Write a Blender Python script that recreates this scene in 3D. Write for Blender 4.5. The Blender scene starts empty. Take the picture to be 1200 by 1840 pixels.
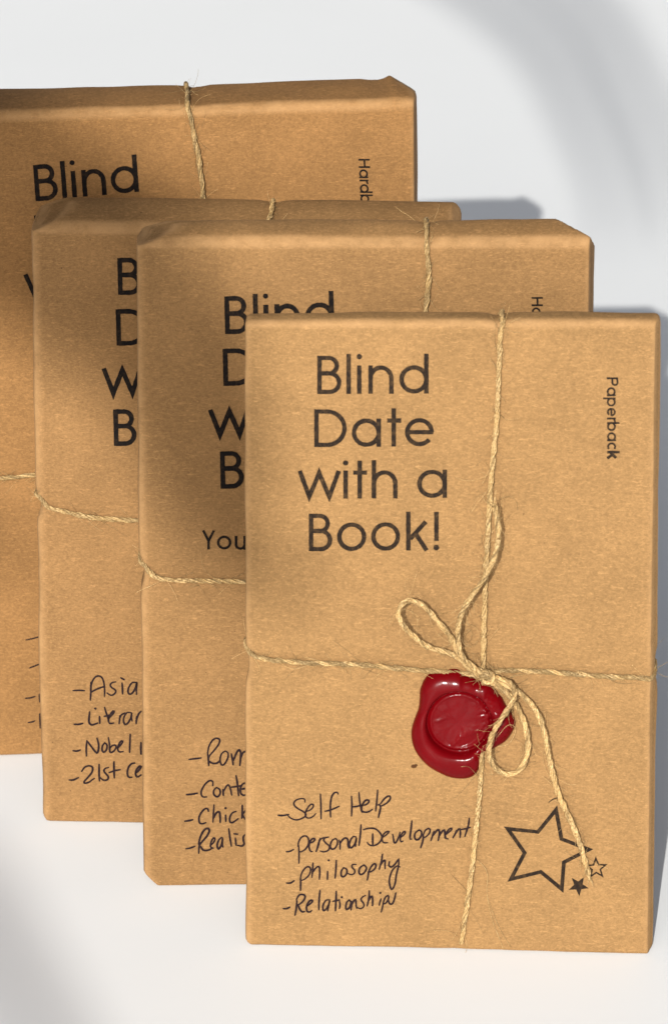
import bpy, bmesh, math, random
from mathutils import Vector, Matrix, noise
from mathutils.bvhtree import BVHTree

R = math.radians
scene = bpy.context.scene
COL = scene.collection
random.seed(11)

# ------------------------------------------------------------------ camera
LEAN = R(10.0)                       # the books lean back a little
PITCH = 0.296 + LEAN
FPX = 8000.0                         # focal length in pixels of a 1200 x 1840 frame
RIGHT = Vector((1, 0, 0))
FWD = Vector((0, math.cos(PITCH), -math.sin(PITCH)))
UP = Vector((0, math.sin(PITCH), math.cos(PITCH)))


def ray(x, y):
    return FWD + RIGHT * ((x - 600) / FPX) + UP * ((920 - y) / FPX)


EYE = -ray(800, 1708) * 1.42
cd = bpy.data.cameras.new('camera')
cam = bpy.data.objects.new('camera', cd)
COL.objects.link(cam)
cam.matrix_world = Matrix((
    (RIGHT.x, UP.x, -FWD.x, EYE.x), (RIGHT.y, UP.y, -FWD.y, EYE.y), (RIGHT.z, UP.z, -FWD.z, EYE.z), (0, 0, 0, 1)))
cd.sensor_fit = 'VERTICAL'
cd.sensor_height = 36.0
cd.sensor_width = 36.0
cd.lens = FPX / 1840 * 36.0
cd.clip_start = 0.02
cd.clip_end = 200
cd.dof.use_dof = True
cd.dof.focus_distance = 1.44
cd.dof.aperture_fstop = 24
scene.camera = cam

# ------------------------------------------------------------------ light
SUN_AZ, SUN_EL = R(8.7), R(27.5)
LIGHT = Vector((math.sin(SUN_AZ) * math.cos(SUN_EL), math.cos(SUN_AZ) * math.cos(SUN_EL), -math.sin(SUN_EL)))
world = bpy.data.worlds.new('World')
scene.world = world
world.use_nodes = True
wn, wl = world.node_tree.nodes, world.node_tree.links
sky = wn.new('ShaderNodeTexSky')
sky.sky_type = 'NISHITA'
sky.sun_disc = False
sky.sun_elevation = SUN_EL
sky.sun_rotation = R(191)
sky.air_density = 0.7
sky.dust_density = 3.0
sky.ozone_density = 0.6
hsv = wn.new('ShaderNodeHueSaturation')
hsv.inputs['Saturation'].default_value = 0.42
wl.new(sky.outputs[0], hsv.inputs['Color'])
wl.new(hsv.outputs[0], wn['Background'].inputs['Color'])
wn['Background'].inputs['Strength'].default_value = 0.115

sd = bpy.data.lights.new('sun', 'SUN')
sd.energy = 5.0
sd.angle = R(0.45)
sd.color = (1.0, 0.972, 0.925)
sun = bpy.data.objects.new('sun', sd)
COL.objects.link(sun)
sun.rotation_euler = LIGHT.to_track_quat('-Z', 'Y').to_euler()
sun.location = -LIGHT * 5

scene.view_settings.view_transform = 'Standard'
scene.view_settings.look = 'None'
scene.view_settings.exposure = 0.0
scene.view_settings.gamma = 1.0
scene.view_settings.use_curve_mapping = False


# ------------------------------------------------------------------ helpers
def mesh_obj(name, verts, faces, mat, parent=None, smooth=True):
    me = bpy.data.meshes.new(name)
    me.from_pydata([tuple(v) for v in verts], [], faces)
    me.materials.append(mat)
    me.polygons.foreach_set('use_smooth', [smooth] * len(me.polygons))
    me.update()
    if hasattr(verts, 'tone'):
        me.attributes.new('tone', 'FLOAT', 'POINT').data.foreach_set('value', verts.tone)
    o = bpy.data.objects.new(name, me)
    COL.objects.link(o)
    if parent:
        o.parent = parent
    return o


def tag(o, label, cat, group=None, kind=None):
    if label:
        o['label'] = label
    if cat:
        o['category'] = cat
    if group:
        o['group'] = group
    if kind:
        o['kind'] = kind
    return o


def crom(pts, n=8):
    """Catmull-Rom through points of any dimension."""
    if len(pts) < 3:
        return [Vector(p) for p in pts]
    P = [Vector(p) for p in pts]
    P = [P[0] * 2 - P[1]] + P + [P[-1] * 2 - P[-2]]
    out = []
    for i in range(1, len(P) - 2):
        a, b, c, d = P[i - 1], P[i], P[i + 1], P[i + 2]
        for k in range(n):
            t = k / n
            out.append(0.5 * ((2 * b) + (c - a) * t + (2 * a - 5 * b + 4 * c - d) * t * t + (3 * b - a - 3 * c + d) * t ** 3))
    out.append(P[-2].copy())
    return out


def resample(pts, step):
    out = [pts[0].copy()]
    need = step
    for a, b in zip(pts, pts[1:]):
        L = (b - a).length
        pos = 0.0
        while L - pos >= need:
            pos += need
            out.append(a.lerp(b, pos / L))
            need = step
        need -= L - pos
    if (out[-1] - pts[-1]).length > step * 0.3:
        out.append(pts[-1].copy())
    return out


# ------------------------------------------------------------------ materials
class TV(list):
    """vertices that remember a tone per yarn"""
    def __init__(self):
        super().__init__()
        self.tone = []


class NT:
    def __init__(self, name):
        self.m = bpy.data.materials.new(name)
        self.m.use_nodes = True
        self.n = self.m.node_tree.nodes
        self.l = self.m.node_tree.links
        self.b = self.n['Principled BSDF']
        self.tc = self.n.new('ShaderNodeTexCoord')

    def mapping(self, scale, loc=(0, 0, 0), rot=(0, 0, 0)):
        m = self.n.new('ShaderNodeMapping')
        m.inputs['Scale'].default_value = scale
        m.inputs['Location'].default_value = loc
        m.inputs['Rotation'].default_value = rot
        self.l.new(self.tc.outputs['Object'], m.inputs['Vector'])
        return m.outputs[0]

    def noise(self, vec, scale, detail=3, rough=0.6, dist=0.0):
        t = self.n.new('ShaderNodeTexNoise')
        t.inputs['Scale'].default_value = scale
        t.inputs['Detail'].default_value = detail
        t.inputs['Roughness'].default_value = rough
        t.inputs['Distortion'].default_value = dist
        self.l.new(vec, t.inputs['Vector'])
        return t.outputs['Fac']

    def ramp(self, fac, stops):
        r = self.n.new('ShaderNodeValToRGB')
        e = r.color_ramp.elements
        while len(e) < len(stops):
            e.new(0.5)
        for k, (p, c) in enumerate(stops):
            e[k].position = p
            e[k].color = (c, c, c, 1) if isinstance(c, (int, float)) else (*c, 1)
        self.l.new(fac, r.inputs[0])
        return r.outputs[0]

    def mix(self, fac, a, b, mode='MIX'):
        m = self.n.new('ShaderNodeMix')
        m.data_type = 'RGBA'
        m.blend_type = mode
        for sock, val in ((m.inputs[0], fac), (m.inputs[6], a), (m.inputs[7], b)):
            if hasattr(val, 'is_output') or isinstance(val, bpy.types.NodeSocket):
                self.l.new(val, sock)
            elif isinstance(val, (int, float)):
                sock.default_value = val
            else:
                sock.default_value = (*val, 1)
        return m.outputs[2]

    def math(self, op, a, b=0.0):
        m = self.n.new('ShaderNodeMath')
        m.operation = op
        for k, v in enumerate((a, b)):
            if isinstance(v, bpy.types.NodeSocket):
                self.l.new(v, m.inputs[k])
            else:
                m.inputs[k].default_value = v
        return m.outputs[0]

    def bump(self, h, strength, dist):
        bm = self.n.new('ShaderNodeBump')
        bm.inputs['Strength'].default_value = strength
        bm.inputs['Distance'].default_value = dist
        self.l.new(h, bm.inputs['Height'])
        self.l.new(bm.outputs[0], self.b.inputs['Normal'])


KRAFT = (0.246, 0.140, 0.0560)


def kraft_colour(nt, seed, tint):
    """fibrous brown paper: blotches, short fibres, pale and dark flecks"""
    o = (seed * 1.37, seed * 0.71, seed * 2.11)
    base = Vector(KRAFT)
    base = Vector((base.x * tint[0], base.y * tint[1], base.z * tint[2]))
    blot = nt.noise(nt.mapping((1, 1, 1), o), 38, 3, 0.55)
    c = nt.mix(nt.ramp(blot, [(0.3, 0.0), (0.7, 1.0)]), tuple(base * 0.90), tuple(base * 1.10))
    grain = nt.noise(nt.mapping((1, 1, 1.5), o), 980, 3, 0.6, 0.9)
    c = nt.mix(1.0, c, nt.ramp(grain, [(0.27, 0.77), (0.5, 1.0), (0.74, 1.28)]), 'MULTIPLY')
    fib1 = nt.noise(nt.mapping((0.42, 1, 2.3), o, (0, 0.5, 0)), 900, 2, 0.5, 1.6)
    fib2 = nt.noise(nt.mapping((2.2, 1, 0.45), o, (0, 0.35, 0)), 820, 2, 0.5, 1.6)
    c = nt.mix(nt.math('MULTIPLY', nt.ramp(fib1, [(0.57, 0.0), (0.69, 1.0)]), 0.7), c, tuple(base * 1.6))
    c = nt.mix(nt.math('MULTIPLY', nt.ramp(fib2, [(0.58, 0.0), (0.74, 1.0)]), 0.36), c, tuple(base * 0.68))
    spk = nt.noise(nt.mapping((1, 1, 1), (o[1], o[2], o[0])), 640, 1, 0.4)
    c = nt.mix(nt.math('MULTIPLY', nt.ramp(spk, [(0.79, 0.0), (0.83, 1.0)]), 0.7), c, tuple(base * 0.35))
    h = nt.math('ADD', nt.math('MULTIPLY', grain, 0.6), nt.math('MULTIPLY', fib1, 0.5))
    return c, h


def kraft_mat(seed, tint=(1, 1, 1)):
    nt = NT('kraft_paper')
    c, h = kraft_colour(nt, seed, tint)
    at = nt.n.new('ShaderNodeAttribute')          # folds paler in colour: rubbed paper plus painted sheen
    at.attribute_name = 'wear_pale'
    wn_ = nt.noise(nt.mapping((1, 1, 1)), 150, 3, 0.6)
    wf = nt.math('MULTIPLY', at.outputs['Fac'], nt.ramp(wn_, [(0.3, 0.35), (0.65, 1.0)]))
    c = nt.mix(nt.math('MULTIPLY', wf, 0.6), c, (KRAFT[0] * 1.75, KRAFT[1] * 1.8, KRAFT[2] * 2.0))
    nt.l.new(c, nt.b.inputs['Base Color'])
    nt.b.inputs['Roughness'].default_value = 0.7
    nt.b.inputs['Specular IOR Level'].default_value = 0.06
    nt.bump(h, 0.35, 0.00012)
    return nt.m


def ink_mat(name, dark, wear_pale, seed, tint=(1, 1, 1)):
    nt = NT(name)
    c, h = kraft_colour(nt, seed, tint)
    w = nt.noise(nt.mapping((1, 1, 1), (seed, 0, seed)), 700, 4, 0.7)
    w2 = nt.noise(nt.mapping((1, 1, 1), (0, seed, 3)), 90, 2, 0.5)
    f = nt.math('MULTIPLY', nt.ramp(w, [(0.46, 0.0), (0.72, 1.0)]), nt.ramp(w2, [(0.3, 0.35), (0.65, 1.0)]))
    f = nt.math('ADD', nt.math('MULTIPLY', f, wear_pale), wear_pale * 0.05)
    nt.l.new(nt.mix(f, dark, c), nt.b.inputs['Base Color'])
    nt.b.inputs['Roughness'].default_value = 0.6
    nt.b.inputs['Specular IOR Level'].default_value = 0.04
    return nt.m


def twine_mat():
    nt = NT('jute_twine')
    n1 = nt.noise(nt.mapping((1, 1, 1)), 1500, 3, 0.6)
    n2 = nt.noise(nt.mapping((1, 1, 1)), 160, 2, 0.5)
    c = nt.mix(nt.ramp(n1, [(0.32, 0.0), (0.68, 1.0)]), (0.185, 0.105, 0.035), (0.58, 0.41, 0.20))
    c = nt.mix(nt.math('MULTIPLY', nt.ramp(n2, [(0.35, 0.0), (0.7, 1.0)]), 0.5), c, (0.42, 0.265, 0.10))
    at = nt.n.new('ShaderNodeAttribute')
    at.attribute_name = 'tone'
    c = nt.mix(1.0, c, nt.ramp(at.outputs['Fac'], [(0.0, 0.52), (0.6, 1.0), (1.0, 1.42)]), 'MULTIPLY')
    nt.l.new(c, nt.b.inputs['Base Color'])
    nt.b.inputs['Roughness'].default_value = 0.55
    nt.b.inputs['Specular IOR Level'].default_value = 0.12
    nt.bump(n1, 0.6, 0.0003)
    return nt.m


def wax_mat():
    nt = NT('red_sealing_wax')
    n = nt.noise(nt.mapping((1, 1, 1)), 120, 3, 0.6)
    nt.l.new(nt.mix(n, (0.082, 0.0005, 0.0016), (0.142, 0.0009, 0.0026)), nt.b.inputs['Base Color'])
    nt.b.inputs['Roughness'].default_value = 0.17
    nt.b.inputs['Specular IOR Level'].default_value = 0.12
    nt.b.inputs['Coat Weight'].default_value = 0.0
    nt.b.inputs['Coat Roughness'].default_value = 0.12
    nt.b.inputs['Subsurface Weight'].default_value = 0.06
    nt.b.inputs['Subsurface Radius'].default_value = (0.003, 0.0006, 0.0006)
    nt.b.inputs['Subsurface Scale'].default_value = 0.5
    f = nt.noise(nt.mapping((1, 1, 1)), 420, 3, 0.6)
    nt.bump(f, 0.10, 0.0006)
    return nt.m


def table_mat():
    nt = NT('white_tabletop')
    n = nt.noise(nt.mapping((1, 1, 1)), 9, 4, 0.55)
    nt.l.new(nt.mix(n, (0.715, 0.728, 0.728), (0.745, 0.758, 0.758)), nt.b.inputs['Base Color'])
    nt.b.inputs['Roughness'].default_value = 0.55
    nt.b.inputs['Specular IOR Level'].default_value = 0.25
    f = nt.noise(nt.mapping((1, 1, 1)), 260, 3, 0.6)
    nt.bump(f, 0.06, 0.0005)
    return nt.m


def leaf_mat():
    nt = NT('green_shade_leaf')
    n = nt.noise(nt.mapping((1, 1, 1)), 30, 3, 0.6)
    nt.l.new(nt.mix(n, (0.03, 0.07, 0.02), (0.06, 0.12, 0.035)), nt.b.inputs['Base Color'])
    nt.b.inputs['Roughness'].default_value = 0.5
    return nt.m


MT_TWINE, MT_WAX, MT_LEAF = twine_mat(), wax_mat(), leaf_mat()

# ------------------------------------------------------------------ the table
g = 6.0
N = 24
vs = [(-g + 2 * g * i / N, -g + 2 * g * j / N, 0.0) for j in range(N + 1) for i in range(N + 1)]
fs = [(j * (N + 1) + i, j * (N + 1) + i + 1, (j + 1) * (N + 1) + i + 1, (j + 1) * (N + 1) + i) for j in range(N) for i in range(N)]
tag(mesh_obj('tabletop', vs, fs, table_mat()), 'plain white tabletop under and behind the wrapped books', 'tabletop', kind='structure')


# ------------------------------------------------------------------ book frames
class Frame:
    """local axes of a book: x along its width, y into its thickness, z up its front face"""

    def __init__(self, px, py, yaw):
        d = ray(px, py)
        self.P = EYE + d * (-EYE.z / d.z)
        y = R(yaw)
        self.X = Vector((math.cos(y), math.sin(y), 0))
        nh = Vector((math.sin(y), -math.cos(y), 0))
        self.n = nh * math.cos(LEAN) + Vector((0, 0, 1)) * math.sin(LEAN)
        self.Z = self.n.cross(self.X)
        if self.Z.z < 0:
            self.Z = -self.Z
        self.M = Matrix(((self.X.x, -self.n.x, self.Z.x, self.P.x), (self.X.y, -self.n.y, self.Z.y, self.P.y),
                         (self.X.z, -self.n.z, self.Z.z, self.P.z), (0, 0, 0, 1)))

    def uv(self, x, y):
        """where the sight line of the photo point meets the front face"""
        d = ray(x, y)
        t = (self.P - EYE).dot(self.n) / d.dot(self.n)
        q = EYE + d * t - self.P
        return Vector((q.dot(self.X), q.dot(self.Z)))


def axis_grid(a, b, edge, fine, coarse):
    L = b - a
    edge = min(edge, L / 2)
    ne = max(2, int(round(edge / fine)))
    s = [a + edge * i / ne for i in range(ne)]
    m = L - 2 * edge
    nm = max(1, int(round(m / coarse)))
    s += [a + edge + m * i / nm for i in range(nm)]
    s += [b - edge + edge * i / ne for i in range(ne + 1)]
    return s


def build_wrapper(fr, quad, t, r, seed, chamfers, creases, mat, parent, name='paper_wrapping', soft_top=0.0, dents=(), peak=False):
    """quad: BL, TL, TR, BR in (u, v); rounded parcel with pinched corners and slack paper"""
    BL, TL, TR, BR = quad
    W = ((TR - TL).length + (BR - BL).length) / 2
    H = ((TL - BL).length + (TR - BR).length) / 2
    gx = axis_grid(0, W, 0.012, 0.0009, 0.003)
    gz = axis_grid(0, H, 0.012, 0.0009, 0.003)
    gy = axis_grid(0, t, 0.005, 0.0007, 0.0025)
    nx, ny, nz = len(gx) - 1, len(gy) - 1, len(gz) - 1
    idx, verts = {}, []

    def vid(i, j, k):
        key = (i, j, k)
        if key not in idx:
            idx[key] = len(verts)
            verts.append(Vector((gx[i], gy[j], gz[k])))
        return idx[key]

    faces = []
    for i in range(nx):
        for k in range(nz):
            faces.append((vid(i, 0, k), vid(i + 1, 0, k), vid(i + 1, 0, k + 1), vid(i, 0, k + 1)))
            faces.append((vid(i, ny, k), vid(i, ny, k + 1), vid(i + 1, ny, k + 1), vid(i + 1, ny, k)))
    for i in range(nx):
        for j in range(ny):
            faces.append((vid(i, j, 0), vid(i, j + 1, 0), vid(i + 1, j + 1, 0), vid(i + 1, j, 0)))
            faces.append((vid(i, j, nz), vid(i + 1, j, nz), vid(i + 1, j + 1, nz), vid(i, j + 1, nz)))
    for j in range(ny):
        for k in range(nz):
            faces.append((vid(0, j, k), vid(0, j, k + 1), vid(0, j + 1, k + 1), vid(0, j + 1, k)))
            faces.append((vid(nx, j, k), vid(nx, j + 1, k), vid(nx, j + 1, k + 1), vid(nx, j, k + 1)))
    planes = []
    for A, B, C, inside in chamfers(W, H, t):
        A, B, C, I = Vector(A), Vector(B), Vector(C), Vector(inside)
        m = (B - A).cross(C - A).normalized()
        if m.dot(I - A) > 0:
            m = -m
        planes.append((m, m.dot(A)))
    off = Vector((seed * 3.1, seed * 1.7, seed * 0.9))
    z0 = fr.n
    out, wear_pale = [], []
    for p in verts:
        q = p.copy()
        wr = 0.0
        # rounding
        ry = min(r, t * 0.48)
        c = Vector((min(max(q.x, r), W - r), min(max(q.y, ry), t - ry), min(max(q.z, 0.0014), H - r)))
        d = q - c
        if abs(d.x) + abs(d.y) + abs(d.z) > 1e-9:
            e = Vector((d.x / r, d.y / ry, d.z / (r if d.z > 0 else 0.0014)))
            aa = sorted((abs(e.x), abs(e.y), abs(e.z)))
            if e.y < 0 or e.z > 0:
                wr = min(1.0, aa[1] * 1.9 * (1 if e.z > 0.2 else 0.55))
            if e.length > 1:
                # cube -> superellipse keeps corners a little crisp
                pw = 2.6
                nn = (abs(e.x) ** pw + abs(e.y) ** pw + abs(e.z) ** pw) ** (1 / pw)
                e /= nn
            q = c + Vector((e.x * r, e.y * ry, e.z * (r if d.z > 0 else 0.0014)))
        # the top end of a gift wrap slopes: its fold lies lower at the back
        if soft_top:
            k = max(0.0, (q.z - (H - 0.02)) / 0.02)
            q.z += soft_top * k * t * (1 - (1 - min(1.0, max(0.0, q.y / t))) ** 2)
        # slack paper: soft pillow, long waves, short wrinkles near the edges
        uu, vv = p.x / W, p.z / H
        pil = 4 * uu * (1 - uu) * 4 * vv * (1 - vv)
        n1 = noise.noise(q * 22 + off)
        n2 = noise.noise(q * 75 + off * 2)
        ed = math.exp(-min(p.x, W - p.x, p.z, H - p.z) / 0.010)
        n3 = noise.noise(Vector((q.x * 210, q.y * 120, q.z * 210)) + off)
        amp = 0.00055 * n1 + 0.00020 * n2 + ed * 0.00016 * n3
        if p.y <= t * 0.5:
            q.y -= 0.0006 * pil + amp
        else:
            q.y += 0.0006 * pil + amp
        if p.z >= H - 1e-6:
            q.z += 0.0006 * n1 + 0.0003 * n2
        if p.x <= 1e-6 or p.x >= W - 1e-6:
            sgn = -1 if p.x <= 1e-6 else 1
            q.x += sgn * (0.0005 * n1 + 0.00025 * n2)
        for (x0, zz0, x1, zz1, h, wd) in creases:
            ax, az = x1 - x0, zz1 - zz0
            tt = ((p.x - x0) * ax + (p.z - zz0) * az) / (ax * ax + az * az)
            if -0.2 < tt < 1.2 and p.y < t * 0.5:
                tt = min(max(tt, 0), 1)
                dd = math.hypot(p.x - x0 - ax * tt, p.z - zz0 - az * tt)
                q.y -= h * math.exp(-(dd / wd) ** 2) * math.sin(math.pi * min(max(tt, 0.04), 0.96))
        if peak and p.z > H - 0.004:               # paper tucked up into a point at the far corner
            q.z += (0.0011 * math.exp(-((p.x - W + 0.0078) / 0.0016) ** 2) - 0.0007 * math.exp(-((p.x - W + 0.0135) / 0.0030) ** 2)) * min(1.0, p.y / t)
        for kind, at in dents:                    # the tight twine bites into the folds
            g_ = math.exp(-(((p.z if kind == 'z' else p.x) - at) / 0.0030) ** 2)
            if g_ > 0.01:
                if kind == 'z':
                    k = math.exp(-min(p.x, W - p.x) / 0.004)
                    q.x += (1 if p.x < W / 2 else -1) * 0.0009 * g_ * k
                else:
                    k = math.exp(-(H - p.z) / 0.004)
                    q.z -= 0.0009 * g_ * k
                if p.y < t * 0.5:
                    q.y += (0.00022 + 0.0005 * k) * g_
        for m, dd in planes:
            ex = q.dot(m) - dd
            if p.y < t * 0.7:
                wr = max(wr, 0.95 * math.exp(-(ex / 0.0006) ** 2))
            if ex > 0:
                q -= m * ex * 0.985
        # warp the box front to the measured outline
        a, b = q.x / W, q.z / H
        s = (BL * (1 - a) + BR * a) * (1 - b) + (TL * (1 - a) + TR * a) * b
        q = Vector((s.x, q.y, s.y))
        # keep it on the table
        wz = (fr.M @ q).z
        lo = 0.0004
        if wz < lo:
            q.z += (lo - wz) / fr.Z.z
        out.append(q)
        wear_pale.append(wr)
    o = mesh_obj(name, out, faces, mat, parent)
    o.data.attributes.new('wear_pale', 'FLOAT', 'POINT').data.foreach_set('value', wear_pale)
    bvh = BVHTree.FromPolygons([tuple(v) for v in out], faces)
    return o, bvh, (W, H)


# ------------------------------------------------------------------ ribbons of ink
class Ink:
    def __init__(self, bvh):
        self.v, self.f, self.k, self.bvh = [], [], 0, bvh

    def drop(self, u, v):
        h = self.bvh.ray_cast(Vector((u, -0.03, v)), Vector((0, 1, 0)))
        y = h[0].y if h[0] else 0.0
        return Vector((u, y - 0.00010 - self.k * 0.000003, v))

    def ribbon(self, pts, width, caps=False, closed=False, jitter=0.05, taper=0.0):
        """pts: 2-D local points"""
        self.k += 1
        P = [pts[0]]
        for p in pts[1:]:
            if (p - P[-1]).length > 1e-6:
                P.append(p)
        n = len(P)
        if n < 2:
            return self.dot(P[0], width * 0.6)
        L, Rr = [], []
        tot = max(1e-9, sum((P[i + 1] - P[i]).length for i in range(n - 1)))
        run = 0.0
        for i in range(n):
            if closed:
                a, b = P[i] - P[i - 1], P[(i + 1) % n] - P[i]
            else:
                a = P[i] - P[i - 1] if i else P[1] - P[0]
                b = P[i + 1] - P[i] if i < n - 1 else P[-1] - P[-2]
            a, b = a.normalized(), b.normalized()
            m = a + b
            if m.length < 1e-4:
                m = a
            m.normalize()
            nn = Vector((-m.y, m.x))
            c = max(0.26, abs(nn.dot(Vector((-a.y, a.x)))))
            if caps:
                c = max(0.8, c)
            hw = width / 2 * (1 + random.uniform(-jitter, jitter))
            if taper:
                x = run / tot
                hw *= 1 - taper * (abs(2 * x - 1) ** 3)
            L.append(P[i] + nn * hw / c)
            Rr.append(P[i] - nn * hw / c)
            if i < n - 1:
                run += (P[i + 1] - P[i]).length
        o = len(self.v)
        for a, b in zip(L, Rr):
            self.v += [self.drop(*a), self.drop(*b)]
        for i in range(n - 1 + (1 if closed else 0)):
            j = (i + 1) % n
            self.f.append((o + 2 * i, o + 2 * i + 1, o + 2 * j + 1, o + 2 * j))
        if caps:
            for end in (0, n - 1):
                d = (P[end] - P[1 if end == 0 else n - 2]).normalized()
                s = Vector((-d.y, d.x))
                hw = width / 2 * (1 - taper)
                q = [P[end] + (s * math.cos(t) + d * math.sin(t)) * hw for t in [math.pi * i / 6 for i in range(7)]]
                b0 = len(self.v)
                self.v += [self.drop(*w) for w in q]
                self.f.append(tuple(range(b0, b0 + 7)))

    def dot(self, c, r, sy=1.0):
        self.k += 1
        b0 = len(self.v)
        for i in range(14):
            t = 2 * math.pi * i / 14
            rr = r * (1 + random.uniform(-0.06, 0.06))
            self.v.append(self.drop(c.x + rr * math.cos(t), c.y + rr * sy * math.sin(t)))
        self.f.append(tuple(range(b0, b0 + 14)))

    def poly(self, pts):
        self.k += 1
        b0 = len(self.v)
        c = sum(pts, Vector((0, 0))) / len(pts)
        self.v.append(self.drop(*c))
        self.v += [self.drop(*p) for p in pts]
        n = len(pts)
        for i in range(n):
            self.f.append((b0, b0 + 1 + i, b0 + 1 + (i + 1) % n))

    def build(self, name, mat, parent):
        return mesh_obj(name, self.v, self.f, mat, parent, smooth=False)


def arc(cx, cy, rx, ry, a0, a1, n=22):
    return [(cx + rx * math.cos(R(a0 + (a1 - a0) * i / n)), cy + ry * math.sin(R(a0 + (a1 - a0) * i / n))) for i in range(n + 1)]


def glyph(ch, x0, w, xh, cap, asc, sw):
    """geometric sans letter: centre-line strokes, y up from the baseline, box x0 .. x0 + w; ('dot', x, y, r) is a dot"""
    h = sw / 2
    l, r = x0 + h, x0 + w - h
    x1 = x0 + w
    X = xh
    if ch == 'B':
        m = cap * 0.54
        ru, rl = (cap - m) / 2 - h / 2, m / 2 - h / 2
        ux, lx = x0 + w * 0.90 - h, r
        top = [(l, cap - h)] + arc(ux - ru, m + ru, ru, ru, 90, -90) + [(l, m)]
        bot = [(l, m)] + arc(lx - rl * 1.05, h + rl, rl * 1.05, rl, 90, -90) + [(l, h)]
        return [[(l, 0), (l, cap)], top, bot]
    if ch == 'D':
        ry = cap / 2 - h
        rx = min(ry * 1.05, (r - l) * 0.82)
        return [[(l, 0), (l, cap)], [(l, cap - h)] + arc(r - rx, cap / 2, rx, ry, 90, -90, 30) + [(l, h)]]
    if ch in 'adbpqo':
        rx, ry = (w - sw) / 2, X / 2 - h
        o = arc(x0 + w / 2, X / 2, rx, ry, 0, 360, 44)
        if ch == 'o':
            return [o]
        st = {'a': [(r, 0), (r, X)], 'd': [(r, 0), (r, asc)], 'b': [(l, 0), (l, asc)], 'p': [(l, -X * 0.42), (l, X)]}[ch]
        return [o, st]
    if ch == 'l':
        return [[(x0 + w / 2, 0), (x0 + w / 2, asc)]]
    if ch == 'i':
        c = x0 + w / 2
        return [[(c, 0), (c, X)], ('dot', c, asc - sw * 0.62, sw * 0.62)]
    if ch in 'nh':
        rr = (r - l) / 2
        return [[(l, 0), (l, X if ch == 'n' else asc)], arc((l + r) / 2, X - h - rr * 1.05, rr, rr * 1.05, 180, 0) + [(r, 0)]]
    if ch == 'r':
        return [[(l, 0), (l, X)], arc(x0 + w, X - h - w * 0.55, w * 0.8, w * 0.55, 170, 88, 10)]
    if ch == 'u':
        rr = (r - l) / 2
        return [[(l, X), (l, rr)] + arc((l + r) / 2, h + rr, rr, rr, 180, 360) + [(r, X)], [(r, 0), (r, X)]]
    if ch == 't':
        c = x0 + w * 0.47
        return [[(c, 0), (c, asc * 0.99)], [(x0, X - h), (x1, X - h)]]
    if ch == 'e':
        rx, ry = (w - sw) / 2, X / 2 - h
        cx, cy = x0 + w / 2, X / 2
        return [[(cx + rx, cy)] + arc(cx, cy, rx, ry, 0, 322, 40), [(cx - rx, cy), (cx + rx + h * 0.7, cy)]]
    if ch == 'c':
        rx, ry = (w - sw) / 2 * 1.08, X / 2 - h
        return [arc(x0 + h + rx, X / 2, rx, ry, 48, 312, 34)]
    if ch == 'w':
        return [[(x0 + h, X), (x0 + w * 0.27, h), (x0 + w * 0.5, X - h), (x0 + w * 0.73, h), (x1 - h, X)]]
    if ch == 'k':
        return [[(l, 0), (l, asc)], [(r, X), (l + sw * 0.4, X * 0.40)], [(l + w * 0.30, X * 0.62), (r + h * 0.4, 0)]]
    if ch == '!':
        c = x0 + w / 2
        return [[(c, cap * 0.25), (c, cap * 1.02)], ('dot', c, sw * 0.62, sw * 0.66)]
    if ch == 'H':
        return [[(l, 0), (l, cap)], [(r, 0), (r, cap)], [(l, cap * 0.52), (r, cap * 0.52)]]
    if ch == 'P':
        m = cap * 0.46
        ru = (cap - m) / 2 - h / 2
        return [[(l, 0), (l, cap)], [(l, cap - h)] + arc(r - ru, m + ru + h / 2, ru, ru, 90, -90) + [(l, m + h / 2)]]
    if ch == 'Y':
        c = x0 + w / 2
        return [[(x0 + h, cap), (c, cap * 0.45)], [(x1 - h, cap), (c, cap * 0.45)], [(c, cap * 0.47), (c, 0)]]
    return []


def densify(pts, step):
    out = [pts[0]]
    for a, b in zip(pts, pts[1:]):
        n = max(1, int((b - a).length / step))
        out += [a.lerp(b, i / n) for i in range(1, n + 1)]
    return out


# the printed title as measured on the nearest book: (letter, left px, width px, baseline px), heights in px
def c3(x):
    return 420 + x / 3


def d3(y):
    return 540 + y / 3


TITLE = []
for line, base, xh, cap, asc in (
        ([('B', 450, 130), ('l', 607, 24), ('i', 664, 24), ('n', 725, 136), ('d', 892, 157)], 504, 153, 206, 215),
        ([('D', 434, 175), ('a', 636, 157), ('t', 826, 76), ('e', 922, 156)], 788, 152, 203, 208),
        ([('w', 344, 234), ('i', 591, 24), ('t', 644, 74), ('h', 743, 139), ('a', 988, 160)], 1067, 152, 205, 207),
        ([('B', 405, 126), ('o', 557, 157), ('o', 740, 156), ('k', 928, 118), ('!', 1078, 26)], 1350, 155, 203, 210)):
    for ch, x, w in line:
        TITLE.append((ch, c3(x), w / 3, d3(base - (x - 344) / 800 * 7), xh / 3, cap / 3, asc / 3))
SW = 8.0


def title_strokes():
    """strokes in pixels of the nearest book's title"""
    for ch, x, w, base, xh, cap, asc in TITLE:
        for s in glyph(ch, x, w, xh, cap, asc, SW):
            if s[0] == 'dot':
                yield ('dot', (s[1], base - s[2]), s[3])
            else:
                yield ('line', [(a, base - b) for a, b in s], None)


FR = {1: Frame(800, 1708, -2.5), 2: Frame(350, 1594, 1.0), 3: Frame(160, 1481, -2.0), 4: Frame(40, 1362, 4.0)}
PXM = (FR[1].uv(800, 1200) - FR[1].uv(700, 1200)).length / 100      # metres per photo pixel on the nearest book


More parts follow.
